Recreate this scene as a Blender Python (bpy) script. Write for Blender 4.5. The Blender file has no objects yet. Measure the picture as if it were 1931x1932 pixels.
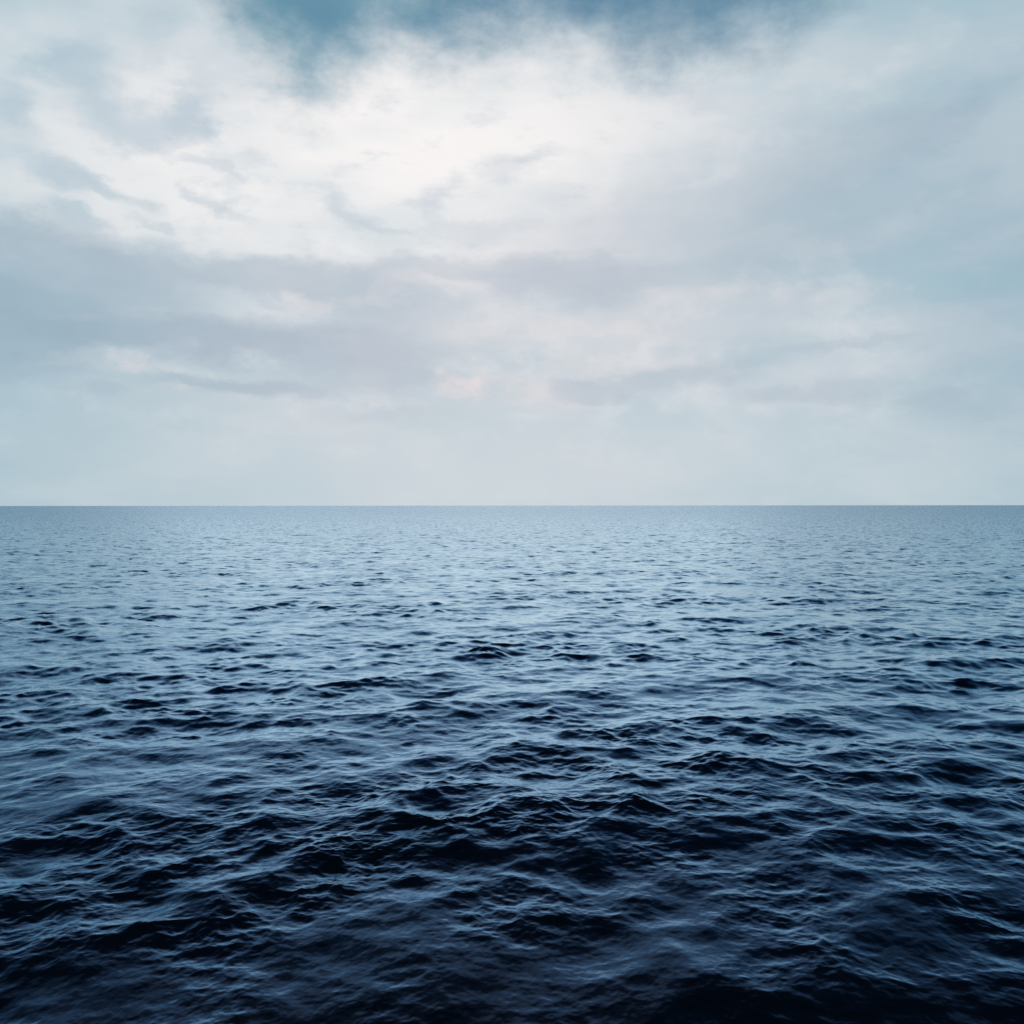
import bpy, math
import numpy as np

R = math.radians
scene = bpy.context.scene
col = scene.collection

# ------------------------------------------------------------------ camera
CAM_H = 17.0                     # eye height above the mean sea level (a ferry's rail)
FOV = R(58.0)
cam_data = bpy.data.cameras.new('camera')
cam_data.sensor_fit = 'HORIZONTAL'
cam_data.sensor_width = 56.0
cam_data.lens = 28.0 / math.tan(FOV / 2)
cam_data.clip_start = 0.1
cam_data.clip_end = 300000.0
cam = bpy.data.objects.new('camera', cam_data)
col.objects.link(cam)
cam.location = (0.0, 0.0, CAM_H)
cam.rotation_mode = 'XYZ'
cam.rotation_euler = (R(90.0 - 0.41), R(0.045), 0.0)
scene.camera = cam

# ------------------------------------------------------------------ exposure
vs = scene.view_settings
vs.view_transform = 'Standard'
vs.look = 'None'
vs.gamma = 1.0
vs.exposure = 0.0
vs.use_curve_mapping = False
scene.render.engine = 'CYCLES'
scene.cycles.use_denoising = False
scene.cycles.max_bounces = 6
scene.cycles.glossy_bounces = 3
scene.cycles.diffuse_bounces = 1
scene.cycles.sample_clamp_indirect = 4.0

SUN_AZ, SUN_EL = -3.0, 17.0      # degrees: behind the bright part of the overcast


# ------------------------------------------------------------------ node helper
class G:
    """Socket wrapper: write shader maths as ordinary expressions."""
    nt = None

    def __init__(self, s):
        self.s = s

    @staticmethod
    def link(a, sock):
        if isinstance(a, G):
            G.nt.links.new(a.s, sock)
        else:
            sock.default_value = a

    @staticmethod
    def math(op, *args, clamp=False):
        n = G.nt.nodes.new('ShaderNodeMath')
        n.operation = op
        n.use_clamp = clamp
        for i, a in enumerate(args):
            G.link(a, n.inputs[i])
        return G(n.outputs[0])

    def __add__(self, o): return G.math('ADD', self, o)
    __radd__ = __add__
    def __sub__(self, o): return G.math('SUBTRACT', self, o)
    def __rsub__(self, o): return G.math('SUBTRACT', o, self)
    def __mul__(self, o): return G.math('MULTIPLY', self, o)
    __rmul__ = __mul__
    def __truediv__(self, o): return G.math('DIVIDE', self, o)
    def max(self, o): return G.math('MAXIMUM', self, o)
    def min(self, o): return G.math('MINIMUM', self, o)
    def clamp(self): return G.math('ADD', self, 0.0, clamp=True)

    def step(self, a, b, lo=0.0, hi=1.0, interp='SMOOTHSTEP'):
        n = G.nt.nodes.new('ShaderNodeMapRange')
        n.interpolation_type = interp
        n.clamp = True
        G.link(self, n.inputs['Value'])
        n.inputs['From Min'].default_value = a
        n.inputs['From Max'].default_value = b
        n.inputs['To Min'].default_value = lo
        n.inputs['To Max'].default_value = hi
        return G(n.outputs[0])


def vmath(op, *args):
    n = G.nt.nodes.new('ShaderNodeVectorMath')
    n.operation = op
    for i, a in enumerate(args):
        G.link(a, n.inputs[i])
    return G(n.outputs['Value'] if op in ('LENGTH', 'DOT_PRODUCT', 'DISTANCE') else n.outputs['Vector'])


def vec(x, y, z):
    n = G.nt.nodes.new('ShaderNodeCombineXYZ')
    for i, a in enumerate((x, y, z)):
        G.link(a, n.inputs[i])
    return G(n.outputs[0])


def noise(v, scale, detail=5.0, rough=0.55, dist=0.0, color=False, lac=2.0):
    n = G.nt.nodes.new('ShaderNodeTexNoise')
    n.noise_dimensions = '3D'
    G.link(v, n.inputs['Vector'])
    n.inputs['Scale'].default_value = scale
    n.inputs['Detail'].default_value = detail
    n.inputs['Roughness'].default_value = rough
    n.inputs['Lacunarity'].default_value = lac
    n.inputs['Distortion'].default_value = dist
    return G(n.outputs['Color' if color else 'Fac'])


def lin(r, g, b):
    f = lambda c: (c / 255 / 12.92) if c <= 10.3 else ((c / 255 + 0.055) / 1.055) ** 2.4
    return (f(r), f(g), f(b), 1.0)


def mixc(f, a, b):
    n = G.nt.nodes.new('ShaderNodeMix')
    n.data_type = 'RGBA'
    n.clamp_factor = True
    G.link(f, n.inputs[0])
    G.link(a, n.inputs[6])
    G.link(b, n.inputs[7])
    return G(n.outputs[2])


# ------------------------------------------------------------------ world: sky and clouds
world = bpy.data.worlds.new('World')
scene.world = world
world.use_nodes = True
world.cycles.sampling_method = 'NONE'
nt = world.node_tree
nt.nodes.clear()
G.nt = nt
out = nt.nodes.new('ShaderNodeOutputWorld')
bg = nt.nodes.new('ShaderNodeBackground')
nt.links.new(bg.outputs[0], out.inputs['Surface'])
SKY_STRENGTH = 0.06
bg.inputs['Strength'].default_value = SKY_STRENGTH

sky = nt.nodes.new('ShaderNodeTexSky')
sky.sky_type = 'NISHITA'
sky.sun_disc = False
sky.sun_elevation = R(SUN_EL)
sky.sun_rotation = R(SUN_AZ)
sky.air_density = 1.0
sky.dust_density = 0.0
sky.ozone_density = 3.0
SKY = G(sky.outputs[0])

tc = nt.nodes.new('ShaderNodeTexCoord')
D = vmath('NORMALIZE', G(tc.outputs['Generated']))
sep = nt.nodes.new('ShaderNodeSeparateXYZ')
nt.links.new(D.s, sep.inputs[0])
dx, dy, dz = (G(sep.outputs[i]) for i in range(3))
DEG = 180 / math.pi * 25 / 29                    # layout units: 25 = the edge of the photograph
A0 = G.math('ARCTAN2', dx, dy) * DEG            # azimuth, 0 = the way the sea is looked at
E0 = G.math('ARCSINE', dz) * DEG                # elevation

# turbulence: horizontally drawn-out (stratus) and round (cumulus scud)
strat = vec(dx, dy, dz * 3.6)
puff = vec(dx, dy, dz * 1.5)
w1 = noise(strat, 4.8, 5, 0.55, color=True)
w2 = noise(puff, 14.0, 8, 0.64, color=True)
sep1 = nt.nodes.new('ShaderNodeSeparateXYZ'); nt.links.new(w1.s, sep1.inputs[0])
sep2 = nt.nodes.new('ShaderNodeSeparateXYZ'); nt.links.new(w2.s, sep2.inputs[0])
A = A0 + (G(sep1.outputs[0]) - 0.5) * 7.0 + (G(sep2.outputs[0]) - 0.5) * 4.8
E = E0 + (G(sep1.outputs[1]) - 0.5) * 3.0 + (G(sep2.outputs[1]) - 0.5) * 2.8
AE = vec(A, E, 0.0)
AE0 = vec(A0, E0, 0.0)
streak = noise(vec(dx, dy, dz * 3.4), 5.2, 5, 0.5)
fine = noise(puff, 16.0, 9, 0.62)
broad = noise(puff, 3.5, 4, 0.5)


def blob(a, e, ra, re, soft=1.0, tilt=0.0, src=None, weight=None):
    """A soft bank of cloud centred at azimuth a, elevation e (layout units)."""
    m = G.nt.nodes.new('ShaderNodeMapping')
    m.vector_type = 'TEXTURE'
    G.link(src or AE, m.inputs['Vector'])
    m.inputs['Location'].default_value = (a, e, 0.0)
    m.inputs['Rotation'].default_value = (0.0, 0.0, R(tilt))
    m.inputs['Scale'].default_value = (ra, re, 1.0)
    r = vmath('LENGTH', G(m.outputs[0]))
    if weight is not None:
        return r.step(1.0 - 0.75 * soft, 1.0 + 0.5 * soft, 1.0 - weight, 1.0)
    return r.step(1.0 - 0.75 * soft, 1.0 + 0.5 * soft, 1.0, 0.0)


def union(bs):
    o = None
    for w, b in bs:
        t = blob(*b, weight=w)
        o = t if o is None else o * t
    return 1.0 - o


U = math.tan(R(29.0)) / 965.5


def pb(px, py, rx, ry, soft=1.0, tilt=0.0, src=None):
    """A bank's place from where it shows in the photograph (1931 px wide, horizon at 953): only its direction."""
    az = math.atan((px - 965.5) * U)
    el = math.atan((953 - py) * U * math.cos(az))
    k = 25 / R(29.0) * U
    return (az * DEG, el * DEG, rx * k * math.cos(az), ry * k, soft, tilt, src)


# the luminous part of the overcast, in front of the hidden sun
glow = union([(0.95, pb(740, 290, 560, 230, 1.3, 0)), (0.68, pb(250, 310, 460, 210, 1.3, -6)), (0.45, pb(1050, 160, 430, 130, 1.3, 0))])
glow_wide = blob(-0.5, 10.0, 26.0, 24.0, 1.25, 0, AE0)
glow_wide = glow_wide + (1.0 - glow_wide) * (broad.step(0.40, 0.68) * 0.22 + streak.step(0.40, 0.64) * 0.20)

C_EDGE = lin(132, 179, 196)      # cool cloud away from the light
C_MID = lin(214, 217, 222)
C_LIT = lin(247, 244, 243)

cloud = mixc(glow_wide, C_EDGE, C_MID)
cloud = mixc(glow * 1.08, cloud, C_LIT)
# slow unevenness of the deck
cloud = mixc((broad.step(0.62, 0.36) * 0.18 + streak.step(0.60, 0.36) * 0.16), cloud, C_EDGE)
cloud = mixc(fine.step(0.46, 0.72) * glow_wide * 0.30, cloud, C_LIT)

C_DARK = mixc(glow_wide, lin(122, 165, 183), lin(177, 187, 201))
dark = union([
    # long banks of stratus, upper left to centre
    (0.70, pb(110, 480, 290, 55, 0.9, -13)),
    (0.75, pb(0, 570, 230, 60, 0.9, 0)),
    (0.62, pb(520, 525, 280, 36, 0.8, -4)),
    (0.50, pb(850, 512, 240, 30, 0.8, 2)),
    (0.62, pb(1090, 540, 170, 42, 0.9, 2)),
    (0.45, pb(760, 580, 170, 32, 0.9, 0)),
    (0.85, pb(300, 628, 360, 40, 0.8, 2)),
    (0.70, pb(30, 660, 170, 45, 0.9, 0)),
    (0.62, pb(690, 655, 230, 52, 0.9, 2)),
    (0.72, pb(450, 738, 140, 24, 0.8, -3)),
    (0.48, pb(690, 720, 150, 42, 0.9, 0)),
    (0.40, pb(180, 735, 70, 16, 0.9, 0)),
    (0.30, pb(740, 792, 110, 20, 1.0, 0)),
    # right-hand side
    (0.42, pb(1130, 742, 80, 18, 0.8, 0)),
    (0.42, pb(1290, 702, 170, 32, 0.9, 9)),
    (0.42, pb(1540, 742, 130, 26, 0.9, 0)),
    (0.50, pb(1790, 768, 110, 24, 0.9, 0)),
    (0.35, pb(1600, 640, 120, 12, 0.9, -3)),
    (0.45, pb(1450, 430, 420, 130, 1.2, 4)),
    (0.35, pb(1640, 275, 260, 50, 1.0, 14)),
    (0.45, pb(1770, 238, 120, 26, 0.9, 18)),
    (0.35, pb(1900, 560, 160, 330, 1.2, 0)),
])
cloud = mixc(dark * (0.52 + fine * 0.8), cloud, C_DARK)
scud_px = union([
    (0.70, pb(172, 142, 78, 62, 1.0, -12)),
    (0.60, pb(15, 198, 58, 38, 1.0, 0)),
    (0.62, pb(295, 228, 118, 34, 1.0, 4)),
    (0.55, pb(395, 232, 40, 40, 1.0, 0)),
    (0.62, pb(100, 312, 78, 32, 1.0, -16)),
    (0.58, pb(215, 352, 80, 17, 1.0, -22)),
    (0.60, pb(145, 408, 55, 17, 1.0, -24)),
    (0.45, pb(405, 375, 50, 14, 1.0, -28)),
    (0.35, pb(395, 308, 70, 10, 0.8, -14)),
    (0.35, pb(320, 432, 50, 10, 0.8, -16)),
    (0.48, pb(630, 392, 52, 24, 1.0, -24)),
    (0.30, pb(705, 432, 75, 11, 0.8, -6)),
    (0.30, pb(825, 380, 34, 40, 0.8, 0)),
    (0.34, pb(945, 312, 66, 24, 0.8, 10)),
    (0.30, pb(1015, 285, 44, 16, 0.8, 10)),
    (0.30, pb(900, 440, 130, 20, 0.9, 0)),
    (0.45, pb(285, 60, 70, 70, 1.0, 30)),
    (0.35, pb(430, 150, 70, 80, 1.0, 30)),
    (0.40, pb(90, 120, 60, 20, 0.9, 20)),
])
cloud = mixc(scud_px * (fine * 2.2 - 0.02).clamp(), cloud, mixc(glow_wide, lin(150, 185, 202), lin(184, 198, 210)))
# finer tatters all along the lit deck
tatter = noise(vec(dx, dy, dz * 2.4), 15.0, 7, 0.62).step(0.52, 0.70) * blob(*pb(650, 330, 900, 260, 1.2, 0, AE0))
cloud = mixc(tatter * 0.42, cloud, lin(192, 204, 214))

# light streaks and small rosy breaks between the banks
pale = union([
    (0.45, pb(640, 570, 150, 11, 0.9, 6)),
    (0.30, pb(850, 548, 120, 12, 0.9, 2)),
    (0.55, pb(1080, 622, 240, 24, 0.9, 2)),
    (0.12, pb(130, 600, 110, 12, 0.9, 2)),
    (0.14, pb(240, 688, 220, 12, 0.9, 0)),
    (0.45, pb(1150, 690, 150, 26, 0.9, 8)),
    (0.35, pb(1400, 560, 200, 18, 0.9, -3)),
])
cloud = mixc(pale * fine.step(0.32, 0.6), cloud, lin(224, 221, 223))
rosy = union([
    (0.70, pb(870, 735, 85, 24, 0.9, -4)),
    (0.40, pb(1010, 752, 120, 20, 0.9, -4)),
    (0.42, pb(290, 690, 46, 12, 0.9, -8)),
    (0.40, pb(320, 738, 26, 11, 0.9, 0)),
])
cloud = mixc(rosy * fine.step(0.34, 0.58), cloud, lin(232, 221, 221))

# pale band of thicker air just above the horizon, all the way round
haze_band = (E0 + (streak - 0.5) * 5.0).step(7.0, 1.0)
cloud = mixc(haze_band * 0.78, cloud, mixc(glow_wide, lin(142, 182, 197), lin(211, 218, 222)))

# where the deck ends, the blue evening sky opens above it
edge = (24.3
        - 2.8 * blob(*pb(565, 60, 150, 900, 1.2, 0, AE0))
        - 0.9 * blob(*pb(860, 60, 130, 900, 1.2, 0, AE0))
        - 1.3 * blob(*pb(1280, 60, 230, 900, 1.2, 0, AE0))
        + 0.3 * blob(*pb(735, 60, 60, 900, 1.0, 0, AE0))
        + 6.0 * blob(-27.0, 27.0, 11.5, 16.0, 1.2, 0, AE0)
        + 3.0 * blob(29.0, 27.0, 10.0, 16.0, 1.2, 0, AE0))
over = (E - edge) + (fine - 0.5) * 6.0
open_ = over.step(-3.6, 2.2)
veil = (broad.step(0.40, 0.70) * 0.25 + 0.32) * E0.step(50.0, 22.0, 0.25, 1.0)
blue = mixc(veil, vmath('MULTIPLY', SKY, (SKY_STRENGTH, SKY_STRENGTH, SKY_STRENGTH)), lin(104, 168, 181))
final = mixc(open_ * 0.95, cloud, blue)
inv = 1.0 / SKY_STRENGTH
final = vmath('MULTIPLY', final, (inv, inv, inv))
nt.links.new(final.s, bg.inputs['Color'])

# ------------------------------------------------------------------ sun, diffused by the overcast
sun_data = bpy.data.lights.new('sun', 'SUN')
sun_data.energy = 0.075
sun_data.angle = R(40.0)
sun_data.color = (1.0, 0.99, 0.97)
sun = bpy.data.objects.new('sun', sun_data)
col.objects.link(sun)
sun.rotation_euler = (R(90 - SUN_EL), 0.0, R(180 - SUN_AZ))
sun.location = (0, 0, 60)

# ------------------------------------------------------------------ sea material
mat = bpy.data.materials.new('sea_water')
mat.use_nodes = True
nt = mat.node_tree
nt.nodes.clear()
G.nt = nt
mo = nt.nodes.new('ShaderNodeOutputMaterial')
body = nt.nodes.new('ShaderNodeBsdfDiffuse')              # light coming back out of deep water
body.inputs['Color'].default_value = (0.0012, 0.0040, 0.0095, 1)
gl = nt.nodes.new('ShaderNodeBsdfGlossy')                 # the mirror of the surface
gl.inputs['Roughness'].default_value = 0.09
mx = nt.nodes.new('ShaderNodeAddShader')
nt.links.new(body.outputs[0], mx.inputs[0])
nt.links.new(gl.outputs[0], mx.inputs[1])
nt.links.new(mx.outputs[0], mo.inputs['Surface'])
geo = nt.nodes.new('ShaderNodeNewGeometry')
att = nt.nodes.new('ShaderNodeAttribute')
att.attribute_name = 'ripple'
rip = G(att.outputs['Fac'])
P = G(geo.outputs['Position'])
N = G(geo.outputs['Normal'])
# capillary ripples finer than the mesh: random slopes at three sizes, drawn out along the crests
ca, sa_ = math.cos(R(-32)), math.sin(R(-32))              # the ripples' own heading, across the main waves
along = vmath('DOT_PRODUCT', P, (ca, sa_, 0.0))
across = vmath('DOT_PRODUCT', P, (-sa_, ca, 0.0))
q = noise(vec(along, across * 0.3, 0.0), 7.0, 3, 0.6) - 0.5
s_b = vmath('SUBTRACT', noise(vmath('MULTIPLY', P, (0.62, 1.0, 1.0)), 0.5, 4, 0.68, color=True), (0.5, 0.5, 0.5))
rip3 = rip * rip * rip
amp_a = q * (0.20 + rip3 * 0.3)
amp_b = rip * rip * (1.3 + rip * 1.0)
sl = vmath('ADD', vec(amp_a * ca, amp_a * sa_, 0.0), vmath('MULTIPLY', s_b, vec(amp_b * 1.5, amp_b, 0.0)))
raw = vmath('NORMALIZE', vmath('ADD', N, sl))
inc = G(geo.outputs['Incoming'])
d = vmath('DOT_PRODUCT', raw, inc)
k = G.math('ABSOLUTE', d).max(0.07) - d                   # a ripple's hidden side is never seen
nrm = vmath('NORMALIZE', vmath('ADD', raw, vmath('MULTIPLY', inc, vec(k, k, k))))
nt.links.new(nrm.s, gl.inputs['Normal'])
# reflectance of a rippled sea: small looking down, levelling off at a glance, a little stronger towards blue
ci = 1.0 - vmath('DOT_PRODUCT', nrm, inc).clamp()
fres = vec(*((1.0 - G.math('EXPONENT', G.math('POWER', ci, p) * (-k / m))) * m + 0.005
             for p, k, m in ((12.7, 4.9, 0.67), (11.2, 6.0, 0.79), (9.8, 6.6, 0.86))))
nt.links.new(fres.s, gl.inputs['Color'])

# ------------------------------------------------------------------ sea surface
rng = np.random.default_rng(5)
MEAN_DIR = R(-90 + 20)            # the waves run towards the viewer and a little to the right
# (shortest, longest wavelength in m, rms slope, spreading power, turn in degrees)
BANDS = [
    (16.0, 34.0, 0.024, 6, 0),
    (8.0, 16.0, 0.050, 4, 6),
    (4.0, 8.0, 0.074, 1.6, -2),
    (2.0, 4.0, 0.078, 1.3, 8),
    (1.0, 2.0, 0.072, 1.2, 0),
    (0.5, 1.0, 0.058, 1.5, 22),
    (0.25, 0.5, 0.058, 2, 40),
    (0.12, 0.25, 0.055, 2, 45),
]


def band_fields(l0, l1, slope, power, turn, rot):
    n = 1024
    L = n * l0 / 7.0 * rng.uniform(0.93, 1.07)
    k1 = np.fft.fftfreq(n, L / n) * 2 * np.pi
    kx, ky = np.meshgrid(k1, k1, indexing='ij')
    k = np.hypot(kx, ky); k[0, 0] = 1.0
    ang = np.arctan2(ky, kx) - rot                     # direction in the world
    ln = np.log(2 * np.pi / k)
    a, b = np.log(l0), np.log(l1)
    w = np.clip((ln - a) / 0.25 + 0.5, 0, 1) * np.clip((b - ln) / 0.25 + 0.5, 0, 1)
    c = np.cos((ang - MEAN_DIR - R(turn)) / 2.0) ** 2            # one-sided spreading
    spread = c ** power + 0.04
    amp = np.sqrt(w * spread / k ** 4)
    ph = rng.normal(size=(n, n)) + 1j * rng.normal(size=(n, n))
    H = amp * ph; H[0, 0] = 0
    f = lambda F: np.real(np.fft.ifft2(F))
    h = f(H)
    sx, sy = f(1j * kx * H), f(1j * ky * H)
    s = slope / np.sqrt(np.mean(sx ** 2 + sy ** 2) / 1.0)
    # horizontal pull towards the crests
    qx, qy = f(1j * kx / k * H), f(1j * ky / k * H)
    return L, [v.astype(np.float32) * np.float32(s) for v in (h, qx, qy)]


def bilinear(fields, L, X, Y):
    n = fields[0].shape[0]
    fx, fy = (X / L * n) % n, (Y / L * n) % n
    ix, iy = fx.astype(np.int32), fy.astype(np.int32)
    tx, ty = (fx - ix).astype(np.float32), (fy - iy).astype(np.float32)
    ix %= n; iy %= n
    jx, jy = (ix + 1) % n, (iy + 1) % n
    a, b, c, d = (1 - tx) * (1 - ty), tx * (1 - ty), (1 - tx) * ty, tx * ty
    return [F[ix, iy] * a + F[jx, iy] * b + F[ix, jy] * c + F[jx, jy] * d for F in fields]


# rings grow with distance from the ship, spokes are dense over the stretch of sea looked at
r = [22.0]
while r[-1] < 90000.0:
    d = r[-1]
    if d < 29.0:
        dr = 0.14
    elif d < 1500.0:
        dr = min(max(0.06, 0.06 + 0.0055 * (d - 58.0)), 0.0044 * d)
    else:
        dr = 0.0044 * d * (1 + (d - 1500.0) / 1500.0)
    r.append(d + dr)
r = np.array(r)
fine_half = R(34.0)
th = list(np.linspace(-fine_half, fine_half, 940))
step = th[1] - th[0]
t = fine_half
side = []
while t < math.pi - 0.06:
    step = min(step * 1.05, 0.06)
    t += step
    if t < math.pi - 0.03:
        side.append(t)
th = np.array([-s for s in reversed(side)] + th + side)
nr, na = len(r), len(th)
RR, TT = np.meshgrid(r, th, indexing='ij')
X = (RR * np.sin(TT)).ravel()
Y = (RR * np.cos(TT)).ravel()
spacing = np.maximum(np.gradient(r)[:, None] * np.ones(na)[None, :],
                     RR * np.gradient(th)[None, :]).ravel()
Z = np.zeros_like(X); OX = np.zeros_like(X); OY = np.zeros_like(X)
lost = np.zeros_like(X)                               # slope variance too fine for the local mesh
gust = None
for i, (l0, l1, slope, power, turn) in enumerate(BANDS):
    rot = 0.37 + 1.13 * i
    L, F = band_fields(l0, l1, slope, power, turn, rot)
    c, s = math.cos(rot), math.sin(rot)
    h, qx, qy = bilinear(F, L, c * X - s * Y, s * X + c * Y)
    lm = math.sqrt(l0 * l1)
    keep = np.clip((lm / spacing - 1.1) / 1.6, 0, 1)
    g = 1.0
    if l1 <= 8.0:                                     # waves come in groups, on rougher and smoother patches
        g = np.exp(0.26 * gust - 0.05)
    if l1 <= 2.0:
        g = g * np.exp(0.30 * group - 0.06)
    if i == 0:
        n_ = F[0] / F[0].std()
        gust = np.clip(bilinear([n_], L, (0.77 * X - 0.63 * Y) / 1.6 + 400, (0.63 * X + 0.77 * Y) / 1.6)[0], -2, 2)
    if i == 2:
        n_ = F[0] / F[0].std()
        group = np.clip(bilinear([n_], L, (0.42 * X - 0.91 * Y) / 1.3 + 90, (0.91 * X + 0.42 * Y) / 1.3)[0], -2, 2)
    chop = 1.05 if l1 > 1 else 0.7
    Z += h * keep * g
    OX += (c * qx + s * qy) * keep * g * chop
    OY += (-s * qx + c * qy) * keep * g * chop
    lost += slope ** 2 * (1 - keep)
co = np.empty((nr * na, 3), np.float32)
co[:, 0] = X + OX
co[:, 1] = Y + OY
co[:, 2] = Z
ii, jj = np.meshgrid(np.arange(nr - 1), np.arange(na - 1), indexing='ij')
v0 = (ii * na + jj).ravel()
quads = np.stack([v0, v0 + 1, v0 + na + 1, v0 + na], 1)
# close the circle behind and the small disc below the ship
k = np.arange(nr - 1)
seam = np.stack([k * na + na - 1, k * na, (k + 1) * na, (k + 1) * na + na - 1], 1)
quads = np.concatenate([quads, seam])[:, ::-1]
centre = nr * na
co = np.vstack([co, [[0, 0, 0]]]).astype(np.float32)
j = np.arange(na)
tris = np.stack([np.full(na, centre), (j + 1) % na, j], 1)
nq, ntri = len(quads), len(tris)
me = bpy.data.meshes.new('sea')
me.vertices.add(len(co))
me.vertices.foreach_set('co', co.ravel())
loops = np.concatenate([quads.ravel(), tris.ravel()]).astype(np.int32)
me.loops.add(len(loops))
me.loops.foreach_set('vertex_index', loops)
me.polygons.add(nq + ntri)
starts = np.concatenate([np.arange(nq) * 4, nq * 4 + np.arange(ntri) * 3]).astype(np.int32)
me.polygons.foreach_set('loop_start', starts)
me.update(calc_edges=True)
me.polygons.foreach_set('use_smooth', np.ones(nq + ntri, bool))
a = me.attributes.new('ripple', 'FLOAT', 'POINT')
a.data.foreach_set('value', np.append(np.sqrt(lost), 0.0).astype(np.float32) / math.sqrt(sum(b[2] ** 2 for b in BANDS)))
me.materials.append(mat)
me.update()
sea = bpy.data.objects.new('sea', me)
col.objects.link(sea)
sea['kind'] = 'structure'
sea['label'] = 'dark blue open sea with short choppy wind waves'
print('rings', nr, 'spokes', na, 'tris', 2 * nq + ntri, 'normal z', me.polygons[10].normal.z)
